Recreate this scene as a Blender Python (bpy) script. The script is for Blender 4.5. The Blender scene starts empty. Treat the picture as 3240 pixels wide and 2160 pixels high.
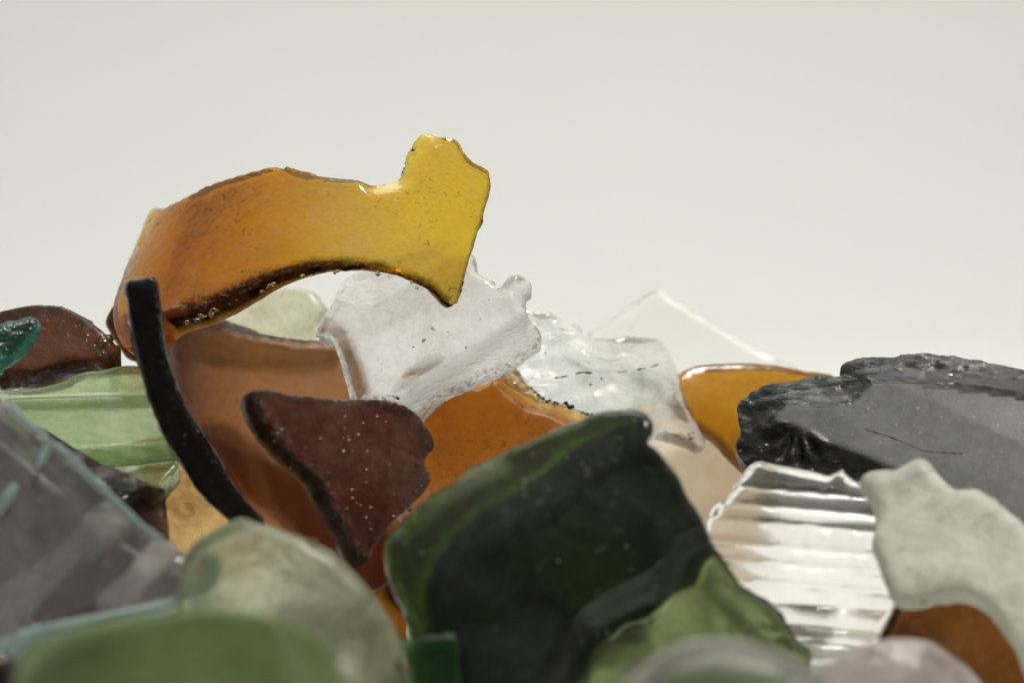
import bpy, math, random
import numpy as np
from mathutils import Vector, noise, geometry

random.seed(4)
scene = bpy.context.scene
COL = scene.collection
S = 0.01                       # the code below is written in centimetres

# ------------------------------------------------------------------ camera
FOC, SENS = 80.0, 36.0
D0 = 26.7                      # cm from lens to the plane in focus
PITCH = math.radians(6.0)
CAM = Vector((0.0, -D0 * math.cos(PITCH), 4.5 + D0 * math.sin(PITCH)))
FWD = Vector((0, math.cos(PITCH), -math.sin(PITCH)))
UP = Vector((0, math.sin(PITCH), math.cos(PITCH)))
RT = Vector((1, 0, 0))
cd = bpy.data.cameras.new('camera')
cam = bpy.data.objects.new('camera', cd); COL.objects.link(cam)
cam.location = CAM * S
cam.rotation_euler = (math.pi / 2 - PITCH, 0, 0)
cd.lens, cd.sensor_width = FOC, SENS
cd.clip_start, cd.clip_end = 0.005, 20.0
cd.dof.use_dof = True
cd.dof.focus_distance = (D0 + 0.3) * S
cd.dof.aperture_fstop = 15.0
scene.camera = cam

# ------------------------------------------------------------------ world, lamps, exposure
w = bpy.data.worlds.new('World'); scene.world = w; w.use_nodes = True
_t = w.node_tree; _bg = _t.nodes['Background']                     # ambient fill for an unseen room, graded: dim low down, brighter overhead
_tc = _t.nodes.new('ShaderNodeTexCoord'); _sx = _t.nodes.new('ShaderNodeSeparateXYZ')
_t.links.new(_tc.outputs['Generated'], _sx.inputs[0])
_mr = _t.nodes.new('ShaderNodeMapRange'); _mr.interpolation_type = 'SMOOTHSTEP'
_t.links.new(_sx.outputs['Z'], _mr.inputs[0])
for _i, _v in enumerate((-.1, .95, .05, .31)): _mr.inputs[_i + 1].default_value = _v
_t.links.new(_mr.outputs[0], _bg.inputs[1])
_bg.inputs[0].default_value = (1.0, 1.0, 0.97, 1)

def lamp(name, loc, target, size, watts, col, size_y=None):
    l = bpy.data.lights.new(name, 'AREA'); l.energy = watts; l.color = col
    l.size = size * S
    if size_y:
        l.shape = 'RECTANGLE'; l.size_y = size_y * S
    else:
        l.shape = 'DISK'
    o = bpy.data.objects.new(name, l); COL.objects.link(o)
    o.location = Vector(loc) * S
    o.rotation_euler = (Vector(target) - Vector(loc)).to_track_quat('-Z', 'Y').to_euler()
    return o
lamp('key_lamp', (16, -12, 66), (0, 0, 4), 9, 4.1, (1.0, 0.95, 0.88))
lamp('backdrop_lamp', (-8, 44, 100), (0, 52, 0), 60, 3.05, (0.985, 1.0, 0.965), 30)

scene.view_settings.view_transform = 'Standard'
scene.view_settings.look = 'None'
scene.view_settings.exposure = 0.0
scene.view_settings.gamma = 1.0
scene.view_settings.use_curve_mapping = False
scene.render.engine = 'CYCLES'
cy = scene.cycles
cy.max_bounces = 24; cy.transmission_bounces = 20; cy.transparent_max_bounces = 24
cy.diffuse_bounces = 5; cy.glossy_bounces = 6; cy.volume_bounces = 0
cy.sample_clamp_indirect = 6.0
cy.blur_glossy = 0.6
cy.use_denoising = True
try:
    cy.denoiser = 'OPENIMAGEDENOISE'
except Exception:
    pass

# ------------------------------------------------------------------ materials
class NT:
    def __init__(s, name):
        s.m = bpy.data.materials.new(name); s.m.use_nodes = True
        s.t = s.m.node_tree; s.t.nodes.clear()
        s.out = s.n('ShaderNodeOutputMaterial')
    def n(s, typ, **kw):
        x = s.t.nodes.new(typ)
        for k, v in kw.items():
            if k.startswith('i_'):
                key = k[2:]
                x.inputs[int(key) if key.isdigit() else key.replace('_', ' ')].default_value = v
            else:
                setattr(x, k, v)
        return x
    def l(s, a, b):
        s.t.links.new(a, b)
    def math(s, op, a, b=None, clamp=False):
        x = s.n('ShaderNodeMath', operation=op, use_clamp=clamp)
        for i, v in enumerate((a, b)):
            if v is None: continue
            if isinstance(v, (int, float)): x.inputs[i].default_value = v
            else: s.l(v, x.inputs[i])
        return x.outputs[0]
    def ramp(s, fac, a, b, lo=0.0, hi=1.0):
        x = s.n('ShaderNodeMapRange', interpolation_type='SMOOTHSTEP')
        s.l(fac, x.inputs[0])
        for i, v in enumerate((a, b, lo, hi)): x.inputs[i + 1].default_value = v
        return x.outputs[0]
    def coords(s, seed=0.0, scale=(1, 1, 1), rot=(0, 0, 0)):
        tc = s.n('ShaderNodeTexCoord')
        mp = s.n('ShaderNodeMapping')
        mp.inputs['Location'].default_value = (seed, seed * 1.7, seed * .6)
        mp.inputs['Rotation'].default_value = rot
        mp.inputs['Scale'].default_value = [100 * c for c in scale]     # metres to centimetres
        s.l(tc.outputs['Object'], mp.inputs[0])
        return mp.outputs[0]
    def noise(s, co, scale, detail=4, rough=.55, dist=0.0):
        x = s.n('ShaderNodeTexNoise'); s.l(co, x.inputs['Vector'])
        x.inputs['Scale'].default_value = scale; x.inputs['Detail'].default_value = detail
        x.inputs['Roughness'].default_value = rough; x.inputs['Distortion'].default_value = dist
        return x.outputs[0]

def rgb(c): return (c[0], c[1], c[2], 1.0)

def glass(name, trans, ref=.4, rough=.18, haze=.2, hazecol=(.6, .6, .58), translucent=.5,
          bump=.5, bscale=6.0, grain=.35, dirt=.0, dirt_rim_col=(.03, .02, .015), dirtscale=14.0, specks=.0,
          clear=.12, scratch=.25, mottle=1.0, cutbump=.45, rim_darkening=.35, worn=.5, seed=1.0, stretch=(1, 1, 1), patch=1.1, ior=1.5, stain=None):
    """worn glass: rough refraction + absorption along the real path, a frosted skin that scatters,
    a part that lets light straight through, dirt specks and scratches in the surface"""
    N = NT(name)
    co = N.coords(seed)
    cs = N.coords(seed, stretch)
    big = N.noise(cs, patch, 4, .6)
    mid = N.noise(cs, bscale, 4, .55, .4)
    fine = N.noise(co, 70, 2, .6)
    # roughness
    r = N.math('ADD', N.math('MULTIPLY', N.math('SUBTRACT', big, .5), rough * 1.2), rough)
    r = N.math('ADD', r, N.math('MULTIPLY', N.math('SUBTRACT', fine, .5), rough * .5))
    cut = N.n('ShaderNodeAttribute', attribute_name='cut').outputs['Fac']      # fresh fracture faces, unfrosted
    wear = N.n('ShaderNodeAttribute', attribute_name='wear').outputs['Fac']    # the rubbed outer edge
    dark_rim = N.n('ShaderNodeAttribute', attribute_name='dark_rim').outputs['Fac']  # fractures painted dark for the light lost inside the rim
    keep = N.math('SUBTRACT', 1.0, N.math('MULTIPLY', cut, .9))
    r = N.math('ADD', N.math('MULTIPLY', r, keep), N.math('MULTIPLY', cut, .07))
    r = N.math('MAXIMUM', r, .02)
    # bump
    h = N.math('ADD', N.math('MULTIPLY', mid, bump), N.math('MULTIPLY', fine, .05 * grain))
    h = N.math('ADD', h, N.math('MULTIPLY', N.math('MULTIPLY', N.noise(N.coords(seed + 6, (1, 1, 2.2)), 5.5, 5, .6, .8), cut), cutbump))
    # fine scratches: strongly stretched noise
    sc = N.noise(N.coords(seed + 3, (1.2, 60, 60), (.3, .5, .9)), 1.0, 2, .5)
    scm = N.ramp(sc, .67, .74)
    sc2 = N.noise(N.coords(seed + 9, (50, 50, 1.6), (.9, -.4, .2)), 1.0, 2, .5)
    scm = N.math('MAXIMUM', scm, N.ramp(sc2, .68, .75))
    h = N.math('SUBTRACT', h, N.math('MULTIPLY', scm, .03 * scratch))
    bp = N.n('ShaderNodeBump'); bp.inputs['Strength'].default_value = 1.0
    bp.inputs['Distance'].default_value = .0006
    N.l(h, bp.inputs['Height'])
    p = N.n('ShaderNodeBsdfPrincipled')
    p.inputs['Base Color'].default_value = (1, 1, 1, 1)
    p.inputs['Transmission Weight'].default_value = 1.0
    p.inputs['IOR'].default_value = ior
    N.l(r, p.inputs['Roughness']); N.l(bp.outputs[0], p.inputs['Normal'])
    sh = p.outputs[0]
    if clear > 0:
        tr = N.n('ShaderNodeBsdfTransparent')
        mx = N.n('ShaderNodeMixShader'); N.l(N.math('MULTIPLY', keep, clear), mx.inputs[0])
        N.l(sh, mx.inputs[1]); N.l(tr.outputs[0], mx.inputs[2]); sh = mx.outputs[0]
    if haze > 0:
        d = N.n('ShaderNodeBsdfDiffuse'); d.inputs[0].default_value = rgb(hazecol); N.l(bp.outputs[0], d.inputs['Normal'])
        t = N.n('ShaderNodeBsdfTranslucent'); t.inputs[0].default_value = rgb(hazecol); N.l(bp.outputs[0], t.inputs['Normal'])
        m2 = N.n('ShaderNodeMixShader'); m2.inputs[0].default_value = translucent
        N.l(d.outputs[0], m2.inputs[1]); N.l(t.outputs[0], m2.inputs[2])
        f = N.math('MULTIPLY', N.ramp(big, .3, .72, 1 - .55 * mottle, 1 + .45 * mottle), haze)
        f = N.math('ADD', f, N.math('MULTIPLY', scm, .35 * scratch))
        f = N.math('ADD', f, N.math('MULTIPLY', N.ramp(fine, .5, .75), .25 * haze))
        fr = N.noise(N.coords(seed + 71), 7.0, 8, .68, .5)
        f = N.math('MULTIPLY', f, N.ramp(fr, .32, .68, 1 - .45 * mottle, 1 + .45 * mottle))
        pv = N.n('ShaderNodeTexVoronoi'); N.l(N.coords(seed + 77), pv.inputs['Vector']); pv.inputs['Scale'].default_value = 34.0
        f = N.math('ADD', f, N.math('MULTIPLY', N.ramp(pv.outputs['Distance'], .28, .12), .22 * min(haze, .3) * 2))
        frost_sheen = N.n('ShaderNodeAttribute', attribute_name='frost_sheen').outputs['Fac']  # fixed pale patches: frosting, and reflected light painted in as frosting
        f = N.math('ADD', f, N.math('MULTIPLY', frost_sheen, N.ramp(fr, .3, .7, .5, 1.0)))
        f = N.math('MULTIPLY', f, keep)
        f = N.math('MINIMUM', f, 1.0)
        mx = N.n('ShaderNodeMixShader'); N.l(f, mx.inputs[0])
        N.l(sh, mx.inputs[1]); N.l(m2.outputs[0], mx.inputs[2]); sh = mx.outputs[0]
    if stain:
        scol, samt, sscale = stain
        st = N.noise(N.coords(seed + 15), sscale, 6, .65, .6)
        sm = N.math('MULTIPLY', N.ramp(st, .56, .72), samt)
        d = N.n('ShaderNodeBsdfDiffuse'); d.inputs[0].default_value = rgb(scol)
        mx = N.n('ShaderNodeMixShader'); N.l(sm, mx.inputs[0])
        N.l(sh, mx.inputs[1]); N.l(d.outputs[0], mx.inputs[2]); sh = mx.outputs[0]
    if dirt > 0:
        dn = N.noise(N.coords(seed + 21, (1, 1, 1.3)), dirtscale, 3, .7, .5)
        where = N.ramp(N.noise(N.coords(seed + 33), 1.0, 3, .6), .45, .68)
        dm = N.math('MULTIPLY', N.ramp(dn, .59, .64), where)
        dm = N.math('MULTIPLY', dm, dirt)
        d = N.n('ShaderNodeBsdfDiffuse'); d.inputs[0].default_value = rgb(dirt_rim_col)
        mx = N.n('ShaderNodeMixShader'); N.l(dm, mx.inputs[0])
        N.l(sh, mx.inputs[1]); N.l(d.outputs[0], mx.inputs[2]); sh = mx.outputs[0]
    if rim_darkening > 0:  # darkening painted on the broken rims, in the dirt colour
        gn = N.noise(N.coords(seed + 51), 7.0, 5, .7, .5)
        gm = N.math('MULTIPLY', N.math('MULTIPLY', N.ramp(gn, .38, .62, .85 * rim_darkening, min(1.0, rim_darkening * 1.3)), dark_rim), min(1.0, rim_darkening * 1.1))
        d = N.n('ShaderNodeBsdfDiffuse'); d.inputs[0].default_value = rgb(dirt_rim_col)
        mx = N.n('ShaderNodeMixShader'); N.l(gm, mx.inputs[0])
        N.l(sh, mx.inputs[1]); N.l(d.outputs[0], mx.inputs[2]); sh = mx.outputs[0]
    if worn > 0:
        gn = N.noise(N.coords(seed + 61), 16.0, 4, .7, .3)
        gm = N.math('MULTIPLY', N.math('MULTIPLY', N.ramp(gn, .50, .60), wear), worn)
        d = N.n('ShaderNodeBsdfDiffuse'); d.inputs[0].default_value = rgb([min(.8, c * .7 + .12) for c in hazecol])
        mx = N.n('ShaderNodeMixShader'); N.l(gm, mx.inputs[0])
        N.l(sh, mx.inputs[1]); N.l(d.outputs[0], mx.inputs[2]); sh = mx.outputs[0]
    if specks > 0:                                                   # pale dust and sand grains
        v = N.n('ShaderNodeTexVoronoi'); N.l(N.coords(seed + 41), v.inputs['Vector']); v.inputs['Scale'].default_value = 20.0
        rr = N.n('ShaderNodeSeparateColor'); N.l(v.outputs['Color'], rr.inputs[0])
        lim = N.math('MULTIPLY', N.math('POWER', rr.outputs[0], 5.0), .27)
        gate = N.ramp(N.noise(N.coords(seed + 44), 1.3, 4, .65), .42, .62, .35, 1.1)
        dm = N.math('MULTIPLY', N.math('LESS_THAN', v.outputs['Distance'], N.math('MULTIPLY', lim, gate)), specks)
        d = N.n('ShaderNodeBsdfDiffuse'); d.inputs[0].default_value = (.62, .58, .5, 1)
        mx = N.n('ShaderNodeMixShader'); N.l(dm, mx.inputs[0])
        N.l(sh, mx.inputs[1]); N.l(d.outputs[0], mx.inputs[2]); sh = mx.outputs[0]
    N.l(sh, N.out.inputs[0])
    sig = [-math.log(max(c, 1e-5)) / (ref * S) for c in trans]
    mxs = max(sig)
    if mxs > 1e-3:
        va = N.n('ShaderNodeVolumeAbsorption')
        va.inputs['Density'].default_value = mxs
        va.inputs['Color'].default_value = rgb([1 - s_ / mxs for s_ in sig])
        N.l(va.outputs[0], N.out.inputs[1])
    return N.m

def paper():
    N = NT('white_paper')
    co = N.coords(2.0)
    f = N.noise(co, .25, 5, .6)
    g = N.noise(co, 9.0, 4, .6)
    c = N.n('ShaderNodeMix', data_type='RGBA'); N.l(f, c.inputs[0])
    c.inputs[6].default_value = (.79, .80, .78, 1); c.inputs[7].default_value = (.82, .83, .805, 1)
    b = N.n('ShaderNodeBump'); b.inputs['Distance'].default_value = .0002; b.inputs['Strength'].default_value = .3
    N.l(g, b.inputs['Height'])
    d = N.n('ShaderNodeBsdfPrincipled'); N.l(c.outputs[2], d.inputs['Base Color'])
    d.inputs['Roughness'].default_value = .85; d.inputs['Specular IOR Level'].default_value = .2
    N.l(b.outputs[0], d.inputs['Normal']); N.l(d.outputs[0], N.out.inputs[0])
    return N.m

def grit_mat():
    N = NT('dark_grit')
    d = N.n('ShaderNodeBsdfPrincipled'); f = N.noise(N.coords(5), 20, 4)
    c = N.n('ShaderNodeMix', data_type='RGBA'); N.l(f, c.inputs[0])
    c.inputs[6].default_value = (.012, .012, .014, 1); c.inputs[7].default_value = (.07, .06, .05, 1)
    N.l(c.outputs[2], d.inputs['Base Color']); d.inputs['Roughness'].default_value = .5
    N.l(d.outputs[0], N.out.inputs[0]); return N.m

M = {}
def sand_mat():
    N = NT('pale_sand')
    d = N.n('ShaderNodeBsdfPrincipled'); d.inputs['Base Color'].default_value = (.5, .45, .37, 1); d.inputs['Roughness'].default_value = .6
    N.l(d.outputs[0], N.out.inputs[0]); return N.m
M['sand'] = sand_mat()
M['paper'] = paper()
M['grit'] = grit_mat()
M['amber'] = glass('amber_glass', (.78, .42, .005), .34, .12, .12, (.70, .54, .36), .5,  bump=.2, bscale=2.2, dirt=1.0, dirtscale=17, rim_darkening=1.0, dirt_rim_col=(.022, .011, .006), specks=.0, clear=.2, seed=2)
M['amber_dark'] = glass('dark_amber_glass', (.42, .15, .015), .35, .2, .16, (.5, .33, .2), .5, bump=.3, bscale=3, dirt=.5, specks=.5, clear=.15, seed=6)
M['pebble'] = glass('pebble_brown_glass', (.30, .12, .03), .35, .25, .34, (.17, .10, .065), .3, bump=.4, bscale=5, dirt=.3, specks=.6, rim_darkening=.6, clear=.05, seed=7)
M['amber_round'] = glass('honey_glass', (.68, .37, .014), .35, .2, .12, (.42, .24, .05), .6, bump=.1, bscale=4, specks=.25, clear=.1, seed=9)
M['russet'] = glass('russet_glass', (.24, .09, .012), .4, .2, .2, (.22, .13, .06), .5, bump=.2, bscale=3, dirt=.4, clear=.1, seed=13)
M['orange'] = glass('orange_amber_glass', (.42, .15, .006), .4, .25, .14, (.34, .2, .08), .6, bump=.3, bscale=2, dirt=.8, dirtscale=7, clear=.2, seed=12)
M['brown'] = glass('brown_glass', (.42, .19, .08), .4, .12, .14, (.31, .235, .19), .4, bump=.15, bscale=2, dirt=.3, specks=.0, rim_darkening=.8, clear=.2, seed=15)
M['maroon'] = glass('maroon_glass', (.34, .11, .05), .4, .22, .32, (.21, .115, .08), .3, bump=.25, bscale=4, specks=.85, worn=1.0, rim_darkening=.8, clear=.1, seed=18)
M['tan'] = glass('tan_glass', (.88, .62, .26), .4, .3, .4, (.70, .50, .27), .6, bump=.3, bscale=3, clear=.15, seed=21)
M['black'] = glass('black_bottle_glass', (.02, .012, .008), .4, .2, .015, (.10, .10, .10), .1, bump=.2, bscale=5, dirt=0, specks=.2, worn=.6, scratch=.5, clear=0, seed=24)
M['black_face'] = glass('frosted_black_glass', (.02, .022, .02), .4, .3, .55, (.29, .30, .29), .05, bump=.05, bscale=1.5, grain=.5, mottle=.3, specks=.5, clear=0, seed=27)
M['black_chip'] = glass('chipped_black_glass', (.02, .022, .02), .4, .16, .06, (.10, .10, .09), .05, bump=.8, bscale=3, specks=.7, grain=.8, dirt=.0, clear=0, seed=30)
M['clear_pink'] = glass('frosted_clear_glass', (.96, .955, .945), .5, .16, .19, (.88, .87, .84), .55, bump=.15, bscale=2.2, cutbump=.4, worn=.9, dirt=.25, dirt_rim_col=(.3, .25, .18), clear=.28, seed=33)
M['clear'] = glass('pale_clear_glass', (.95, .97, .955), .5, .18, .18, (.86, .89, .86), .55, bump=.35, bscale=3.0, cutbump=.6, worn=.9, dirt=.25, dirt_rim_col=(.2, .15, .1), clear=.15, seed=36, stain=((.42, .33, .26), .25, 1.6))
M['clear_thin'] = glass('thin_clear_glass', (.95, .95, .90), .4, .02, 0, (.7, .7, .62), .5, bump=.1, bscale=2, clear=.82, worn=.35, seed=39)
M['clear_yellow'] = glass('straw_clear_glass', (.93, .92, .78), .4, .25, .4, (.75, .75, .62), .5, bump=.4, bscale=2, clear=.2, seed=42)
M['ribbed'] = glass('ribbed_clear_glass', (.97, .97, .95), .5, .04, .05, (.80, .76, .72), .5, bump=.1, bscale=2, clear=.1, worn=.2, seed=45)
M['frost'] = glass('frosted_white_glass', (.90, .92, .85), .4, .45, .62, (.87, .87, .79), .4, bump=.35, bscale=4, dirt=.6, dirt_rim_col=(.16, .12, .10), dirtscale=3.5, clear=.0, seed=48, stain=((.40, .36, .30), .35, 2.2))
M['frost_pink'] = glass('frosted_pink_glass', (.90, .86, .84), .4, .35, .45, (.70, .64, .61), .45, bump=.9, bscale=3, clear=.0, seed=51, stain=((.3, .27, .25), .45, 1.3))
M['cream'] = glass('cream_frosted_glass', (.93, .88, .78), .4, .4, .62, (.86, .79, .67), .55, bump=.3, bscale=3, mottle=.3, clear=.05, seed=54)
M['grey_clear'] = glass('grey_clear_glass', (.78, .82, .72), .4, .3, .35, (.45, .47, .40), .45, bump=.5, bscale=2, clear=.1, seed=57)
M['front_clear'] = glass('dusty_clear_glass', (.88, .89, .88), .4, .10, .12, (.56, .54, .54), .4, bump=.12, bscale=2, specks=.8, clear=.45, worn=1.0, seed=60)
M['aqua'] = glass('aqua_edge_glass', (.60, .84, .82), .25, .3, .5, (.46, .60, .585), .5, clear=.15, seed=63)
M['olive_frost'] = glass('frosted_olive_glass', (.82, .87, .70), .4, .28, .25, (.42, .46, .33), .5, bump=.6, bscale=2, dirt=.5, dirt_rim_col=(.12, .07, .05), dirtscale=3, clear=.05, seed=66, stain=((.22, .23, .15), .75, .8))
M['green_front'] = glass('leaf_green_glass', (.45, .62, .28), .5, .3, .24, (.20, .27, .13), .5, bump=.5, bscale=2, clear=.1, seed=69, stain=((.30, .34, .20), .6, .7))
M['green_pale'] = glass('pale_green_glass', (.62, .78, .46), .4, .25, .36, (.40, .45, .28), .55, bump=.45, bscale=1.6, mottle=.6, stretch=(.6, 1, 1.9), specks=.4, clear=.1, seed=72)
M['green_dark'] = glass('bottle_green_glass', (.16, .24, .06), .35, .2, .13, (.10, .11, .085), .2, bump=.4, bscale=2, specks=.4, clear=.08, seed=75)
M['green_bright'] = glass('emerald_glass', (.10, .42, .12), .4, .3, .35, (.03, .12, .04), .6, worn=0, clear=.1, seed=78)
M['teal'] = glass('teal_glass', (.05, .28, .20), .4, .25, .25, (.03, .09, .07), .4, bump=1.0, bscale=6, specks=.8, clear=.05, seed=81)
M['plum'] = glass('plum_glass', (.10, .06, .06), .4, .12, .08, (.08, .055, .055), .2, bump=.12, bscale=2, specks=.5, clear=.0, seed=84)
M['grey_sliver'] = glass('grey_sliver_glass', (.8, .82, .76), .4, .3, .5, (.42, .42, .37), .4, bump=.5, bscale=4, clear=.1, seed=90, stain=((.14, .12, .11), .7, 1.6))
M['umber'] = glass('umber_glass', (.08, .035, .025), .4, .08, .05, (.05, .035, .03), .2, bump=.3, bscale=2, clear=.05, seed=87)

# ------------------------------------------------------------------ shard builder
VW = 2352.0; K = SENS / FOC
def ray(u, v):
    return FWD + RT * ((u - VW / 2) / VW * K) + UP * ((784.0 - v) / VW * K)

def Z(x0, y0, k):
    return lambda pts: [(x0 + x * k, y0 + y * k) for x, y in pts]
R1 = Z(0, 725.9, .5371); R2 = Z(203.3, 275.8, .4198); R3 = Z(653.3, 580.7, .4321)
R4 = Z(1524.4, 689.6, .3519); R5 = Z(798.5, 871.1, .4938); R6 = Z(1524.4, 1016.3, .3519)

def resample(pts, step, jag, seed, closed=True):
    n = len(pts); out = []
    P = [np.array(p, float) for p in pts]
    for i in range(n):
        p0, p1, p2, p3 = P[i - 1], P[i], P[(i + 1) % n], P[(i + 2) % n]
        # centripetal-like soft Catmull-Rom
        L = np.linalg.norm(p2 - p1); m = max(1, int(round(L / step)))
        t1 = (p2 - p0) * .5; t2 = (p3 - p1) * .5
        for t in (t1, t2):
            q = np.linalg.norm(t)
            if q > L: t *= L / q
        for k in range(m):
            s = k / m
            h = (2*s**3 - 3*s**2 + 1) * p1 + (s**3 - 2*s**2 + s) * t1 + (-2*s**3 + 3*s**2) * p2 + (s**3 - s**2) * t2
            out.append(h)
    A = np.array(out)
    if jag > 0:
        T = np.roll(A, -1, 0) - np.roll(A, 1, 0)
        T /= np.maximum(np.linalg.norm(T, axis=1), 1e-6)[:, None]
        Nn = np.stack([T[:, 1], -T[:, 0]], 1)
        for i, (x, y) in enumerate(out):
            a = noise.noise(Vector((x * .02, y * .02, seed))) * 1.0 + noise.noise(Vector((x * .07, y * .07, seed + 9))) * .8 \
                + noise.noise(Vector((x * .2, y * .2, seed + 5))) * .4
            A[i] += Nn[i] * a * jag
    return A

def seg_dist(Q, A, closed=True):
    B = np.roll(A, -1, 0) if closed else A[1:]
    A0 = A if closed else A[:-1]
    d = np.full(len(Q), 1e9)
    for a, b in zip(A0, B):
        ab = b - a; L = max(ab @ ab, 1e-9)
        t = np.clip(((Q - a) @ ab) / L, 0, 1)
        dd = np.linalg.norm(Q - a - t[:, None] * ab, axis=1)
        d = np.minimum(d, dd)
    return d

def inside(Q, A):
    x, y = Q[:, 0], Q[:, 1]; c = np.zeros(len(Q), bool)
    B = np.roll(A, -1, 0)
    for (x1, y1), (x2, y2) in zip(A, B):
        if y1 == y2: continue
        m = ((y1 > y) != (y2 > y)) & (x < (x2 - x1) * (y - y1) / (y2 - y1) + x1)
        c ^= m
    return c

class Surf:
    """the plane or cylinder a shard was broken from"""
    def __init__(s, anchor, y, pitch, yaw, R=None, phi=90.0, concave=False):
        u, v = anchor
        d = D0 + y
        s.P0 = CAM + ray(u, v) * d
        p, q = math.radians(pitch), math.radians(yaw)
        s.n = (RT * (math.sin(q) * math.cos(p)) + UP * math.sin(p) - FWD * (math.cos(q) * math.cos(p))).normalized()
        a = RT * math.cos(math.radians(phi)) + UP * math.sin(math.radians(phi))
        s.ax = (a - s.n * a.dot(s.n)).normalized()
        s.bx = s.ax.cross(s.n).normalized()
        s.R, s.sg = R, (-1 if concave else 1)
        s.k = d * K / VW                      # cm per unit of outline
    def at(s, u, v):
        d = ray(u, v)
        if s.R is None:
            t = (s.P0 - CAM).dot(s.n) / d.dot(s.n)
            return CAM + d * t, s.n.copy()
        C0 = s.P0 - s.n * (s.R * s.sg)
        o = CAM - C0
        dp = d - s.ax * d.dot(s.ax); op = o - s.ax * o.dot(s.ax)
        A = dp.dot(dp); B = 2 * dp.dot(op); C = op.dot(op) - s.R ** 2
        disc = max(B * B - 4 * A * C, 0.0)
        t = (-B - s.sg * math.sqrt(disc)) / (2 * A)
        P = CAM + d * t
        r = P - C0; r -= s.ax * r.dot(s.ax); r.normalize()
        return P, r * s.sg

def tag(o, label=None, cat=None, group=None, kind=None):
    if label: o['label'] = label
    if cat: o['category'] = cat
    if group: o['group'] = group
    if kind: o['kind'] = kind
    return o

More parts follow.
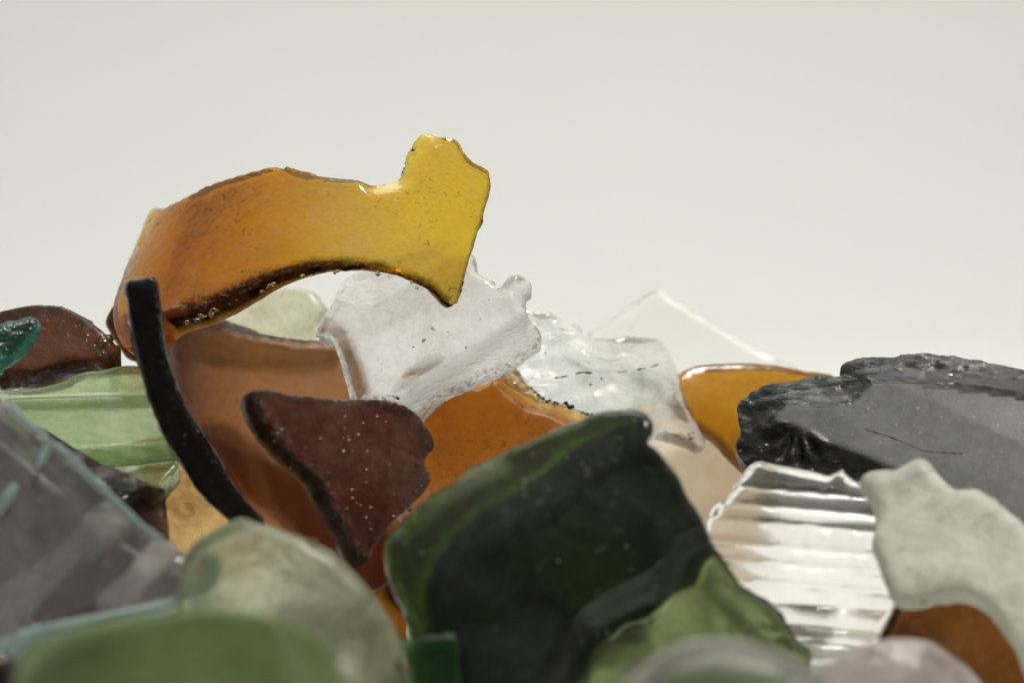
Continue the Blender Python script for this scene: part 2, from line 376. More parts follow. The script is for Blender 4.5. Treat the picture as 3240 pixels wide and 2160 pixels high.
GROUP = 'broken glass shards in the pile'
SEED = [0]
def shard(name, label, pts, y, mat, pitch=0, yaw=0, T=.35, R=None, phi=90, concave=False, er=.06, jag=1.5,
          step=13, hf=None, tf=None, cham=(), anchor=None, wave=.02, wscale=.9, rim=.03, mfun=None, mats=None,
          parent=None, sharp=False, cutf=None, dark_rimf=None, frost_sheenf=None, cat='glass shard'):
    SEED[0] += 1; sd = SEED[0] * 3.17
    A = resample(pts, step * .6, jag, sd)
    if np.sum(A[:, 0] * np.roll(A[:, 1], -1) - np.roll(A[:, 0], -1) * A[:, 1]) < 0:
        A = A[::-1].copy()
    nb = len(A)
    anchor = anchor or tuple(A.mean(0))
    sf = Surf(anchor, y, pitch, yaw, R, phi, concave)
    erp = er / sf.k
    Tn = np.roll(A, -1, 0) - np.roll(A, 1, 0)
    Tn /= np.maximum(np.linalg.norm(Tn, axis=1), 1e-6)[:, None]
    Nin = np.stack([-Tn[:, 1], Tn[:, 0]], 1)          # inward for this winding
    cand = []
    for f in (.3, 1.0):
        q = A + Nin * erp * f
        ok = inside(q, A) & (seg_dist(q, A) > erp * f * .92)
        cand.append(q[ok])
    x0, y0 = A.min(0); x1, y1 = A.max(0)
    gx, gy = np.meshgrid(np.arange(x0, x1, step), np.arange(y0, y1, step * .87))
    gx = gx + (np.arange(gx.shape[0]) % 2)[:, None] * step * .5
    g = np.stack([gx.ravel(), gy.ravel()], 1)
    g = g[inside(g, A)]
    if len(g):
        g = g[seg_dist(g, A) > erp + step * .55]
        cand.append(g)
    Q = np.concatenate([A] + cand)
    vs, es, fs, ov, oe, of = geometry.delaunay_2d_cdt([Vector(q) for q in Q], [(i, (i + 1) % nb) for i in range(nb)], [], 1, 1e-4)
    # map the output back: boundary vertices first
    idx = [o[0] if o else -1 for o in ov]
    V2 = np.array([(v.x, v.y) for v in vs])
    db = seg_dist(V2, A)
    bset = {}
    for k, o in enumerate(ov):
        for i in o:
            if i < nb: bset[i] = k
    dist_c = [seg_dist(V2, np.array(c[0], float), False) for c in cham]
    front, back = [], []
    cutv, wearv, dark_rimv, frost_sheenv = [], [], [], []
    for k, (u, v) in enumerate(V2):
        P, n = sf.at(u, v)
        t = T * (tf(u, v) if tf else 1.0)
        x = min(db[k] / max(erp, 1e-6), 1.0)
        rc = er * (1 - math.sqrt(max(0.0, 1 - (1 - x) ** 2)))
        rc = min(rc, t * .48)
        q = P * wscale
        fo = -rc + wave * (noise.noise(q + Vector((sd, 0, 0))) + .4 * noise.noise(q * 2.7 + Vector((0, sd, 0))))
        if hf: fo += hf(u, v)
        for c, dc in zip(cham, dist_c):
            if dc[k] < c[1]:
                fo -= c[2] * (1 - dc[k] / c[1]) * (1 + .35 * noise.noise(P * 4 + Vector((sd, 1, 2))))
        cv = 0.0
        for c, dc in zip(cham, dist_c):
            cv = max(cv, min(1.0, 1.6 * (1 - dc[k] / c[1])) * (c[4] if len(c) > 4 else 1.0))
        if er < .06 and db[k] < .5: cv = max(cv, .5)
        if cutf: cv = max(cv, cutf(u, v))
        dv = 0.0
        for c, dc in zip(cham, dist_c):
            if len(c) > 3: dv = max(dv, c[3] * min(1.0, 1.8 * max(0.0, 1 - dc[k] / c[1])))
        dark_rimv.append(dv); frost_sheenv.append(frost_sheenf(u, v) if frost_sheenf else 0.0)
        cutv.append(cv); wearv.append(max(0.0, 1 - db[k] / 9.0))
        bo = -t + rc + wave * (noise.noise(q + Vector((0, 0, sd))))
        if hf and not (tf and getattr(tf, 'flat', False)): bo += hf(u, v) * .9
        bo = min(bo, fo - .03)
        front.append(P + n * fo); back.append(P + n * bo)
    verts = front + back; n0 = len(front)
    frost_sheenv += [0.0] * n0; dark_rimv += [0.0] * n0; cutv += [0.0] * n0; wearv += [0.0] * n0
    rim_dark = [1.0 if dark_rimf is None else dark_rimf(*a) for a in A]
    rimcut = 1.0 if er < .06 else .35
    faces, fm, isrim = [], [], []
    for f in fs:
        f = list(f)
        a, b, c = (V2[i] for i in f[:3])
        if (b[0]-a[0])*(c[1]-a[1]) - (b[1]-a[1])*(c[0]-a[0]) < 0: f = f[::-1]
        cu, cv = V2[f].mean(0)
        # outline v runs down: counter-clockwise there is clockwise seen from the camera
        m = mfun(cu, cv) if mfun else 0
        faces.append(f[::-1]); fm.append(m); isrim.append(False)
        faces.append([i + n0 for i in f]); fm.append(0); isrim.append(False)
    ring = [bset[i] for i in range(nb)]
    prev = ring[:]
    for j, s_ in enumerate((.33, .67, 1.0)):
        if s_ < 1:
            cur = []
            for i in range(nb):
                a, b = verts[ring[i]], verts[ring[i] + n0]
                u, v = A[i]; e = Nin[i] * 4
                o = (sf.at(u, v)[0] - sf.at(u + e[0], v + e[1])[0]).normalized()
                p = a.lerp(b, s_)
                amp = er * .28 + rim * (noise.noise(p * 3.1 + Vector((sd, sd, 0))) + .6 * noise.noise(p * 9 + Vector((0, sd, 0))))
                verts.append(p + o * amp); frost_sheenv.append(0.0); dark_rimv.append(rim_dark[i]); cutv.append(rimcut); wearv.append(0.0); cur.append(len(verts) - 1)
        else:
            cur = [r + n0 for r in ring]
        for i in range(nb):
            k = (i + 1) % nb
            faces.append([prev[i], prev[k], cur[k], cur[i]]); fm.append(1 if (mats and len(mats) > 1) else 0); isrim.append(True)
        prev = cur
    me = bpy.data.meshes.new(name)
    cen = sum(verts, Vector()) / len(verts)
    zmin = min(p.z for p in verts)
    base = Vector((cen.x, cen.y, zmin))
    if parent is not None: base = parent['_b']
    me.from_pydata([tuple((p - base) * S) for p in verts], [], faces)
    for m in (mats or [mat]): me.materials.append(M[m])
    me.polygons.foreach_set('material_index', fm)
    me.polygons.foreach_set('use_smooth', [True] * len(faces))
    me.update()
    for an, av in (('cut', cutv), ('wear', wearv), ('dark_rim', dark_rimv), ('frost_sheen', frost_sheenv)):
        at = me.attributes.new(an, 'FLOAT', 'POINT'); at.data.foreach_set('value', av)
    if sharp:
        bs = set()
        for i in range(nb):
            a, b = ring[i], ring[(i + 1) % nb]
            bs.add((min(a, b), max(a, b))); bs.add((min(a, b) + n0, max(a, b) + n0))
        at = me.attributes.new('sharp_edge', 'BOOLEAN', 'EDGE')
        for e in me.edges:
            k = tuple(sorted(e.vertices))
            if k in bs: at.data[e.index].value = True
    o = bpy.data.objects.new(name, me); COL.objects.link(o)
    if parent is None:
        o.location = base * S
        tag(o, label, cat, GROUP)
    else:
        o.parent = parent['_o']
    return {'_o': o, '_b': base, 'surf': sf, 'hf': hf}

def lumps(name, parent, surf, pts, sizes, lift, mat):
    """small irregular crumbs stuck along an edge: one part of the shard"""
    import bmesh
    bm = bmesh.new()
    for (u, v), r in zip(pts, sizes):
        P, n = surf.at(u, v)
        P = P + n * (lift + (parent['hf'](u, v) if parent.get('hf') else 0))
        res = bmesh.ops.create_icosphere(bm, subdivisions=2, radius=r)
        sx, sy, sz = random.uniform(.7, 1.5), random.uniform(.6, 1.1), random.uniform(.6, 1.2)
        for vv in res['verts']:
            q = vv.co.copy(); k = 1 + .45 * noise.noise(q * (1.4 / r) + Vector((u, v, 1)))
            vv.co = (Vector((q.x * sx, q.y * sy, q.z * sz)) * k + P - parent['_b'])
    bmesh.ops.scale(bm, vec=(S, S, S), verts=bm.verts)
    me = bpy.data.meshes.new(name); bm.to_mesh(me); bm.free()
    me.polygons.foreach_set('use_smooth', [True] * len(me.polygons))
    me.materials.append(M[mat])
    o = bpy.data.objects.new(name, me); COL.objects.link(o); o.parent = parent['_o']
    return o

def along(poly, n, spread=3.0):
    A = np.array(poly, float); L = np.r_[0, np.cumsum(np.linalg.norm(np.diff(A, axis=0), axis=1))]
    out = []
    for _ in range(n):
        t = random.uniform(0, L[-1])
        out.append((np.interp(t, L, A[:, 0]) + random.gauss(0, spread), np.interp(t, L, A[:, 1]) + random.gauss(0, spread)))
    return out

def side(line):
    (x1, y1), (x2, y2) = line[0], line[-1]
    L = math.hypot(x2 - x1, y2 - y1)
    return lambda u, v: ((x2 - x1) * (v - y1) - (y2 - y1) * (u - x1)) / L      # + below a left-to-right line
def sstep(a, b, x):
    t = min(max((x - a) / (b - a), 0), 1); return t * t * (3 - 2 * t)

def patches(scale, seed, lo=.05, hi=.3, extra=None):
    def f(u, v):
        c = sstep(lo, hi, noise.noise(Vector((u * scale, v * scale * 1.6, seed))))
        return max(c, extra(u, v)) if extra else c
    return f
def creases(*cs):
    fs_ = [(side(l), k) for l, k in cs]
    return lambda u, v: sum(-k * .0051 * max(0.0, (f(u, v) if k > 0 else 0)) for f, k in fs_)

# ------------------------------------------------------------------ setting: one sweep of white paper
def sweep():
    prof = [(-11, 0), (-5, 0), (0, 0), (30, 0)]
    for k in range(0, 13):
        a = math.radians(90 * k / 12)
        prof.append((45 + 22 * math.sin(a), 22 - 22 * math.cos(a)))
    prof += [(67, 50), (67, 90)]
    vs, fs = [], []
    for x in (-110, 110):
        vs += [(x * S, a * S, b * S) for a, b in prof]
    n = len(prof)
    for i in range(n - 1): fs.append((i, i + n, i + n + 1, i + 1))
    me = bpy.data.meshes.new('paper_backdrop'); me.from_pydata(vs, [], fs); me.materials.append(M['paper'])
    me.polygons.foreach_set('use_smooth', [True] * len(fs))
    o = bpy.data.objects.new('paper_backdrop', me); COL.objects.link(o)
    o['kind'] = 'structure'
sweep()

# ------------------------------------------------------------------ the pile
# 1 the amber bottle fragment on top
ring_pts = R2([(330,500),(385,455),(480,410),(560,375),(640,325),(740,290),(860,255),(960,228),(1000,220),(1050,235),(1110,260),(1180,275),(1260,290),(1350,305),(1430,310),(1510,322),(1570,332),(1640,322),(1700,308),(1716,280),(1735,230),(1740,170),(1775,130),(1800,85),(1830,58),(1870,55),(1900,75),(1950,88),(2000,100),(2030,125),(2060,180),(2100,225),(2160,255),(2205,290),(2213,340),(2205,400),(2185,460),(2170,540),(2145,600),(2120,700),(2085,800),(2070,880),(2050,950),(2030,990),(2000,1006),(1965,985),(1900,920),(1860,885),(1780,850),(1700,815),(1600,790),(1500,775),(1400,770),(1300,768),(1200,778),(1120,795),(1040,815),(960,845),(880,880),(800,915),(720,950),(650,975),(590,1000),(520,1020),(450,1035),(380,1060),(310,1130),(240,1230),(190,1240),(150,1170),(132,1090),(135,1000),(170,900),(220,760),(280,620)])
notch = R2([(1570,328),(1640,320),(1700,308),(1716,280),(1735,230),(1740,170),(1775,130),(1800,85),(1830,58),(1875,52)])
ring = shard('amber_bottle_shard', 'large curved amber bottle shard with a notched top, perched highest on the pile', ring_pts, -.15, 'amber',
      pitch=27, yaw=-2, T=.40, R=3.12, phi=72, frost_sheenf=lambda u, v: (.34) * math.exp(-((u - 790 - .35 * (v - 500)) / 85) ** 2 - ((v - 520) / 120) ** 2) + .22 * sstep(350, 290, u + .36 * (v - 600)), dark_rimf=lambda u, v: 1.0 if (v > 570 and u > 365) else 0.0, er=.014, jag=1.4, step=10, anchor=(760, 540), wave=.005, rim=.03, sharp=True,  # frost patch mid-wall; the left end's reflected fade is painted as haze
      tf=lambda u, v: (1.18 - .66 * sstep(420, 1000, u)) * (.45 + .55 * sstep(270, 360, u + .36 * (v - 600))), cham=[(notch, 38, .10, 0.0, 0.0), (R2([(380,455),(480,405),(640,320),(860,250),(1000,215),(1050,230)]), 16, .14, 1.0), (R2([(1250,285),(1430,305),(1540,325)]), 10, .08, .8), (R2([(2210,290),(2205,420),(2145,600),(2085,800),(2040,980)]), 9, .08, .7), (R2([(1965,985),(1860,885),(1600,790),(1400,770),(1200,778),(960,845),(720,950),(520,1020)]), 7, .05, .8)])
lumps('edge_grit', ring, ring['surf'], along(notch[3:8], 16, 1.5), [random.uniform(.012, .035) for _ in range(16)], -.24, 'grit')

bot = R2([(1930,960),(1860,912),(1780,880),(1600,822),(1500,806),(1400,806),(1300,812),(1200,828),(1040,865),(880,925),(720,1000),(600,1050),(500,1085)])
fl = along(bot, 26, 2.0)
lumps('edge_flake', ring, ring['surf'], fl, [random.uniform(.012, .032) for _ in fl], -.10, 'amber_round')
# 2 the black strip in front of it
shard('black_bottle_shard', 'narrow curved black strip of bottle glass standing edge-on before the big amber shard',
      [(289,658),(298,644),(325,639),(350,636),(359,650),(366,690)] + R1([(690,30),(710,150),(745,260),(800,390),(870,500),(940,620),(1000,720),(1050,790),(1120,880),(1140,960),(1060,960),(970,860),(900,800),(830,720),(760,600),(700,500),(640,360),(600,230),(575,120),(556,10)]),
      -1.5, 'black', pitch=2, yaw=8, T=.6, er=.05, jag=1.6, wave=.015, step=11)

# 3, 4 left edge
peb = shard('brown_glass_pebble', 'rounded dark brown glass pebble with a crumbly lower rim, left of the amber shard',
      [(-40,740),(0,712),(60,700),(110,698),(150,703),(200,730),(235,758),(255,775),(265,795),(262,818),(235,828),(190,822),(150,826),(110,842),(70,852),(20,852),(-40,850)],
      .6, 'pebble', pitch=30, yaw=0, T=.5, er=.05, rim=.09, jag=2.2)
lumps('amber_chip', peb, peb['surf'], R1([(440,108),(452,90),(436,158),(450,165)]), [.09, .06, .07, .05], -.06, 'amber_round')
lumps('sand_grain', peb, peb['surf'], [(random.uniform(20, 220), random.uniform(725, 800)) for _ in range(24)], [random.uniform(.006, .012) for _ in range(24)], 0.0, 'sand')
shard('teal_glass_shard', 'small teal green shard poking in at the left edge over the brown pebble',
      [(-40,770),(0,742),(40,732),(70,722),(88,730),(92,748),(82,772),(60,800),(30,822),(0,850),(-40,880)], -1.0, 'teal', pitch=15, yaw=20, T=.35, er=.08)
shard('dark_amber_chip', 'small dark amber chip wedged between the brown pebble and the amber shard',
      [(238,738),(250,712),(264,698),(290,720),(300,790),(312,825),(288,824),(264,792),(246,762)], 1.6, 'amber_dark', pitch=5, yaw=-30, T=.5, er=.05)

# 5 pale green slab with ridges
def green_ridge(u, v):
    e = v - (900 - .03 * (u - 200)); f = v - (1032 - .10 * (u - 300))
    return -.16 * sstep(-14, 14, -e) - .10 * sstep(40, -60, e) * 0 + .10 * math.exp(-(f / 9.0) ** 2) - .22 * sstep(2, 14, f)
shard('pale_green_shard', 'pale green streaky shard lying under the brown pebble at the left',
      R1([(-90,262),(0,268),(60,268),(150,262),(250,240),(340,200),(430,188),(490,175),(560,170),(640,190),(700,420),(765,585),(720,650),(672,735),(600,820),(300,760),(-90,560)]),
      -.1, 'green_pale', pitch=38, yaw=6, T=.4, er=.06, hf=green_ridge, anchor=(250, 930), step=10, wave=.03)
# 8 tan piece under the strip
shard('tan_glass_shard', 'tan honey coloured shard low down beside the foot of the black strip',
      [(330,1070),(410,1035),(470,1060),(560,1150),(640,1230),(600,1300),(440,1320),(340,1270)], .7, 'tan', pitch=30, yaw=0, T=.4)
# 7 umber facet
shard('umber_glass_shard', 'glossy dark umber shard with sharp facets, behind the dusty clear shard at the left',
      R1([(150,470),(210,492),(300,540),(400,590),(500,630),(600,678),(640,690),(655,780),(668,915),(640,960),(480,960),(200,760),(100,600)]),
      -1.7, 'umber', pitch=20, yaw=-8, T=.6, er=.03, cham=[(R1([(300,540),(640,690),(668,915)]), 60, .35)], sharp=True)
# plum piece under the clear one
# 6 dusty clear
fc = R1([(-60,220),(0,300),(60,380),(150,460),(210,510),(300,580),(400,680),(500,770),(600,870),(700,940),(780,985),(860,1010),(920,1035),(950,1090),(930,1150),(880,1190),(750,1230),(600,1260),(450,1290),(300,1330),(150,1370),(100,1420),(0,1480),(-60,1500)])
clr = shard('dusty_clear_shard', 'large dusty clear shard with aqua edges sloping down at the left front', fc, -3.9, 'front_clear', pitch=22, yaw=14, T=.4, er=.06,
      cham=[(fc[10:20], 26, .2)], wave=.012)
CA = tuple(np.mean(fc, 0))
shard('plum_glass_shard', 'dark plum shard seen through the dusty clear shard at the left edge',
      [(-70,930),(40,985),(150,1080),(250,1165),(330,1225),(440,1275),(500,1330),(440,1400),(300,1400),(150,1430),(20,1470),(-70,1480)], -2.5, 'plum', pitch=22, yaw=14, T=.5, anchor=CA)
shard('grey_glass_sliver', 'pale grey sliver crossing the dark plum shard under the dusty clear one',
      [(205,1180),(240,1166),(305,1205),(235,1255),(165,1308),(100,1370),(50,1445),(-20,1470),(-50,1400),(43,1330),(150,1250)], -3.2, 'grey_sliver', pitch=22, yaw=14, T=.16, er=.05, anchor=CA, jag=3)
shard('pink_glass_sliver', 'short pale pink sliver under the lower end of the dusty clear shard',
      [(330,1270),(368,1236),(413,1268),(346,1330),(280,1398),(225,1380),(301,1308)], -3.2, 'frost_pink', pitch=22, yaw=14, T=.16, er=.05, anchor=CA, jag=2)
for poly in ([(150,640),(195,525),(225,515),(215,560),(175,635)], [(-20,815),(0,770),(45,715),(72,715),(50,765),(0,835)],
             [(885,1050),(925,1040),(952,1090),(935,1150),(880,1200),(750,1238),(600,1268),(450,1298),(300,1338),(150,1378),(90,1423),(0,1483),(-60,1495),(-60,1400),(0,1385),(100,1335),(300,1290),(500,1252),(700,1205),(840,1150),(895,1110)]):
    shard(('edge_chip' if len(poly) < 8 else 'aqua_edge'), None, R1(poly), -4.0, 'aqua', pitch=22, yaw=14, T=.12, er=.03, step=9, anchor=tuple(np.mean(fc, 0)), parent=clr, jag=.6)
shard('pale_edge', None, R1([(30,345),(62,378),(150,458),(212,508),(300,578),(400,678),(500,768),(600,868),(705,943),(690,948),(590,884),(488,786),(388,696),(290,598),(200,524),(140,474),(50,396)]), -4.0, 'aqua', pitch=22, yaw=14, T=.12, er=.03, step=9, anchor=CA, parent=clr, jag=1)  # thin pale band along the upper edge
# 9 olive frosted round shard
olv = shard('olive_frosted_shard', 'broad frosted pale olive shard with a rounded top, in front of the black strip',
      [(415,1290),(430,1255),(455,1232),(500,1205),(545,1185),(580,1178),(620,1190),(700,1220),(780,1270),(850,1340),(905,1420),(940,1500),(955,1568),(960,1680),(600,1740),(430,1640),(400,1400)],
      -4.6, 'olive_frost', pitch=24, yaw=4, T=.4, er=.05, R=5.0, phi=60, jag=1.2, cham=[([(580,1178),(620,1190),(700,1220),(780,1270),(850,1340),(905,1420),(940,1500),(955,1568)], 26, .16)])
lumps('dirt_spot', olv, olv['surf'], [(925,1528),(918,1518),(932,1535),(720,1245)], [.07, .05, .05, .03], -.02, 'russet')
# 10 green front
shard('leaf_green_shard', 'blurred leaf green shard nearest the lens at the bottom left',
      [(20,1640),(40,1530),(85,1472),(150,1440),(250,1412),(380,1397),(500,1395),(600,1408),(690,1425),(738,1452),(756,1500),(770,1640),(700,1740),(100,1740)],
      -8.2, 'green_front', pitch=20, yaw=-4, T=.45, er=.04, jag=3, frost_sheenf=lambda u, v: .5 * math.exp(-((v - 1412 - .0012 * (u - 450) ** 2 * .3) / 22) ** 2) + .5 * sstep(130, 60, u), hf=creases(([(620,1400),(700,1700)][::-1], .7), ([(60,1480),(330,1430)][::-1], .5)))
shard('maroon_corner_shard', 'dark maroon sliver in the bottom left corner', [(-60,1490),(10,1505),(40,1560),(70,1680),(-60,1700)], -6.0, 'plum', pitch=10, T=.4)

# 18 straw clear behind
shard('straw_clear_shard', 'pale straw clear shard showing under the arch of the amber shard',
      [(440,760),(490,722),(545,688),(600,663),(690,658),(715,668),(740,708),(730,745),(770,785),(740,840),(480,830)], 3.0, 'clear_yellow', pitch=15, yaw=-10, T=.5, er=.1, wave=.07, wscale=1.4)
# 12 brown
shard('brown_bottle_shard', 'big curved tan brown shard below the amber arch, behind the black strip',
      [(335,790)] + R1([(690,75),(780,42),(880,5),(940,25),(1030,50),(1140,70),(1280,85),(1412,88)]) + [(800,780),(850,900),(880,1000),(900,1150),(900,1330),(760,1360),(620,1280),(520,1150),(430,1010),(370,880)],
      1.5, 'brown', pitch=12, yaw=-14, T=.4, R=2.3, phi=98, er=.04, frost_sheenf=lambda u, v: .45 * math.exp(-((u - 440 - .12 * (v - 850)) / 38) ** 2 - ((v - 860) / 110) ** 2), anchor=(640, 950), wave=.015, jag=1.2,  # pale streak paints the reflection off the curved left side
      cham=[(R1([(880,5),(1030,50),(1280,85),(1412,88)]), 30, .18, 1.0)])
shard('russet_brown_shard', 'deep russet shard glimpsed through the tan brown one, beside the maroon shard',
      [(440,985),(490,970),(540,985),(600,1035),(680,1085),(770,1150),(880,1180),(960,1200),(1010,1520),(860,1520),(760,1330),(700,1275),(650,1215),(600,1165),(545,1130),(500,1060)], 2.9, 'russet', pitch=16, yaw=-6, T=.4, er=.04)
# 13 maroon
shard('maroon_glass_shard', 'dark maroon speckled shard tapering to a point, in front of the brown shard',
      [(596,896),(612,890),(660,903),(720,910),(800,916),(870,916),(920,925),(955,945),(985,985),(1000,1012),(998,1030),(985,1045),(978,1065),(990,1085),(988,1110),(965,1140),(930,1175),(905,1195),(885,1225),(860,1255),(848,1292),(830,1262),(800,1205),(765,1145),(735,1092),(690,1052),(652,1014),(622,972),(603,935)],
      -1.3, 'maroon', pitch=14, yaw=34, T=.5, er=.03, jag=2.4, rim=.05, wave=.015, step=10)
# 14 orange
bevel = R3([(1020,615),(1090,545),(1130,560),(1190,600),(1230,650),(1290,700),(1340,745),(1420,755),(1480,785),(1560,825),(1610,860)])
org = shard('orange_amber_shard', 'glowing orange amber shard with a yellow chipped edge, left of the dark green shard',
      [(880,980),(930,900),(1010,840)] + bevel + [(1420,1010),(1330,1100),(1120,1210),(980,1240),(900,1200),(870,1100)],
      1.0, 'orange', pitch=26, yaw=-10, T=.45, R=4.5, phi=120, concave=True, er=.03, anchor=(1080, 1010), cham=[(bevel, 50, .36, 0.0, .5)], wave=.015, jag=1.4)
bp_ = along(bevel[1:], 60, 2.6)
lumps('edge_grit', org, org['surf'], bp_, [random.uniform(.010, .027) for _ in bp_], -.34, 'grit')
# 15 frosted clear
c15 = R3([(165,400),(180,330),(230,250),(260,190),(300,110)]) + [(820,605),(858,588),(900,573),(960,562),(1020,556),(1075,566),(1085,610)] + R3([(1020,105),(1100,135),(1115,165),(1160,150),(1185,110),(1210,95),(1260,100),(1285,130),(1275,180),(1255,215),(1265,265),(1285,310),(1320,350),(1325,385),(1310,420),(1250,460),(1180,510),(1100,560),(1030,590),(960,620),(880,665),(800,710),(740,760),(690,805),(668,820),(610,775),(560,770),(460,770),(350,770),(330,720),(310,640),(280,540),(250,460),(225,440),(190,445),(165,430)])
fcs = shard('frosted_clear_shard', 'frosted pinkish clear shard with a thick folded edge under the big amber one', c15, .4, 'clear_pink', pitch=18, yaw=-8, T=.42, er=.05,
      cham=[(R3([(1285,130),(1265,265),(1325,385),(1250,460),(1030,590),(800,710),(668,820)]), 20, .12)], wave=.045, wscale=.8, jag=1.8, step=8, hf=creases((R3([(600, 775), (985, 505)]), 1.15), (R3([(960, 520), (1320, 290)]), .75), (R3([(1290, 300), (1000, 120)]), .3), (R3([(640, 300), (230, 470)]), .28)), cutf=patches(.008, 3, .15, .35, lambda u, v: sstep(0, 10, side(R3([(600, 775), (985, 505)]))(u, v))))
lumps('sand_grain', fcs, fcs['surf'], R3([(1088,248),(965,503),(685,500),(600,768),(1040,352),(870,420),(1290,372)]), [.008, .014, .009, .016, .007, .006, .007], .0, 'grit')
lumps('rust_spot', fcs, fcs['surf'], R3([(738,470),(742,462),(790,405),(798,412),(784,398)]), [.02, .016, .014, .012, .014], -.005, 'amber_round')
# 16 pale clear
c16 = R3([(1090,600),(1150,480),(1200,380),(1240,280),(1290,275),(1340,300),(1410,300),(1470,335),(1500,360),(1560,355),(1585,390),(1590,425),(1650,430),(1720,425),(1850,405),(1990,395),(2040,405),(2085,415),(2095,460),(2120,510),(2145,590),(2160,660),(2190,720),(2230,790),(2290,885),(2285,920),(2240,940),(2180,920),(2120,905),(2000,890),(1950,920),(1850,1000),(1650,960),(1500,860),(1300,780)])
pc = shard('pale_clear_shard', 'pale icy clear shard with a brown stained pointed end, above the dark green one', c16, 1.5, 'clear', pitch=20, yaw=4, T=.45, er=.05,
      cham=[(R3([(2085,415),(2145,590),(2190,720),(2290,885)]), 26, .2)], wave=.08, wscale=1.7, jag=2.2, step=8, hf=creases((R3([(1560, 720), (1590, 430)]), .30), (R3([(1500, 800), (2040, 620)]), .22), (R3([(2100, 700), (1620, 470)]), .25)), cutf=patches(.011, 8, -.05, .25))
def hair(parent, pts, r, lift, mat='grit', name='crack_mark'):
    cu = []
    for i in range(len(pts) - 1):
        (u1, v1), (u2, v2) = pts[i], pts[i + 1]
        n = max(2, int(math.hypot(u2 - u1, v2 - v1) / 3))
        cu += [(u1 + (u2 - u1) * k / n, v1 + (v2 - v1) * k / n) for k in range(n)]
    sf = parent['surf']; vs, fs = [], []
    for i, (u, v) in enumerate(cu):
        P, n = sf.at(u, v); lh = parent['hf'](u, v) if parent.get('hf') else 0; rr = r * (.3 + .7 * abs(noise.noise(Vector((u * .05, v * .05, 3)))) * 2)
        hgt = .14 * (noise.noise(P) + 0) * 0
        for a in (UP * rr, n * rr * .4 , -UP * rr, -n * rr * .4):
            vs.append((P + n * (lift + lh) + a - parent['_b']) * S)
    for i in range(len(cu) - 1):
        for k in range(4):
            fs.append((i*4+k, i*4+(k+1)%4, (i+1)*4+(k+1)%4, (i+1)*4+k))
    m = 4 * (len(cu) - 1)
    fs += [(3, 2, 1, 0), (m, m + 1, m + 2, m + 3)]
    me = bpy.data.meshes.new(name); me.from_pydata([tuple(q) for q in vs], [], fs); me.materials.append(M[mat])
    o = bpy.data.objects.new(name, me); COL.objects.link(o); o.parent = parent['_o']
for seg in ([(1435,668),(1460,668),(1515,655)], [(1560,642),(1600,637),(1645,636)], [(1770,622),(1835,608)], [(1885,597),(1940,580)], [(1955,573),(2012,546)]):
    hair(pc, R3(seg), .013, .035)
lumps('sand_grain', pc, pc['surf'], R3([(2180,890),(2195,905),(2205,880),(2185,915),(2215,900),(1385,530),(1690,655),(1555,640),(1630,690),(2085,640)]), [.016, .02, .014, .012, .014, .014, .012, .01, .012, .012], -.01, 'grit')
# 17 thin clear
shard('thin_clear_shard', 'almost invisible thin clear shard with a peaked top, farthest back on the pile',
      [(1345,775),(1390,735),(1440,700),(1480,672),(1510,662),(1540,678),(1600,714),(1680,764),(1760,808),(1830,852),(1720,920),(1450,920)], 4.0, 'clear_thin', pitch=8, yaw=-14, T=.3, er=.03, wave=.02, hf=lambda u, v: .10 * abs(side([(1490, 665), (1435, 770)])(u, v)) * -.004, cham=[([(1345,775),(1510,662),(1830,852)], 14, .14, .5), ([(1500,665),(1455,720),(1440,775)], 8, .08, .5)])
# 19 honey round
shard('honey_amber_shard', 'rounded honey amber shard tucked behind the black glass chunk',
      R4([(60,560),(110,460),(170,428),(250,410),(350,400),(470,398),(600,400),(750,415),(900,445),(1150,520),(1100,900),(800,1120),(600,1110),(540,1062),(490,1020),(430,950),(370,880),(310,840),(220,790),(100,700)]),
      2.3, 'amber_round', pitch=20, yaw=12, T=.42, er=.06, R=5, phi=30)
# 27 cream
shard('cream_frosted_shard', 'smooth cream frosted shard sloping down behind the ribbed clear shard',
      [(1400,940),(1500,920),(1600,935),(1690,960),(1760,1030),(1800,1110),(1720,1290),(1620,1400),(1500,1250),(1430,1060)], 2.9, 'cream', pitch=34, yaw=-6, T=.4, anchor=(1590, 1080), er=.08)
# 20 black chunk
bk = R4([(460,640),(490,590),(560,545),(650,500),(740,485),(850,470),(900,450),(960,440),(1030,435),(1080,440),(1130,440),(1140,390),(1150,360),(1200,330),(1270,315),(1390,302),(1500,300),(1550,290),(1650,295),(1750,295),(1880,310),(2000,325),(2120,350),(2250,385),(2352,410),(2500,450),(2750,700),(2750,1300),(2350,1450),(2000,1400),(1500,1250),(1200,1180),(1000,1100),(800,1060),(560,1040),(500,1000),(455,920),(450,880),(480,800),(470,720)])
facet = np.array(R4([(740,760),(820,690),(980,700),(1140,690),(1200,700),(1280,650),(1370,545),(1450,535),(1650,540),(2000,570),(2352,610),(2900,680),(2900,1500),(1900,1500),(1660,1180),(1510,1080),(1350,1010),(1200,950),(1000,880),(870,800)]))
blk_line = side(R4([(1500, 545), (2352, 950)]))
FAN = R4([(880, 790)])[0]
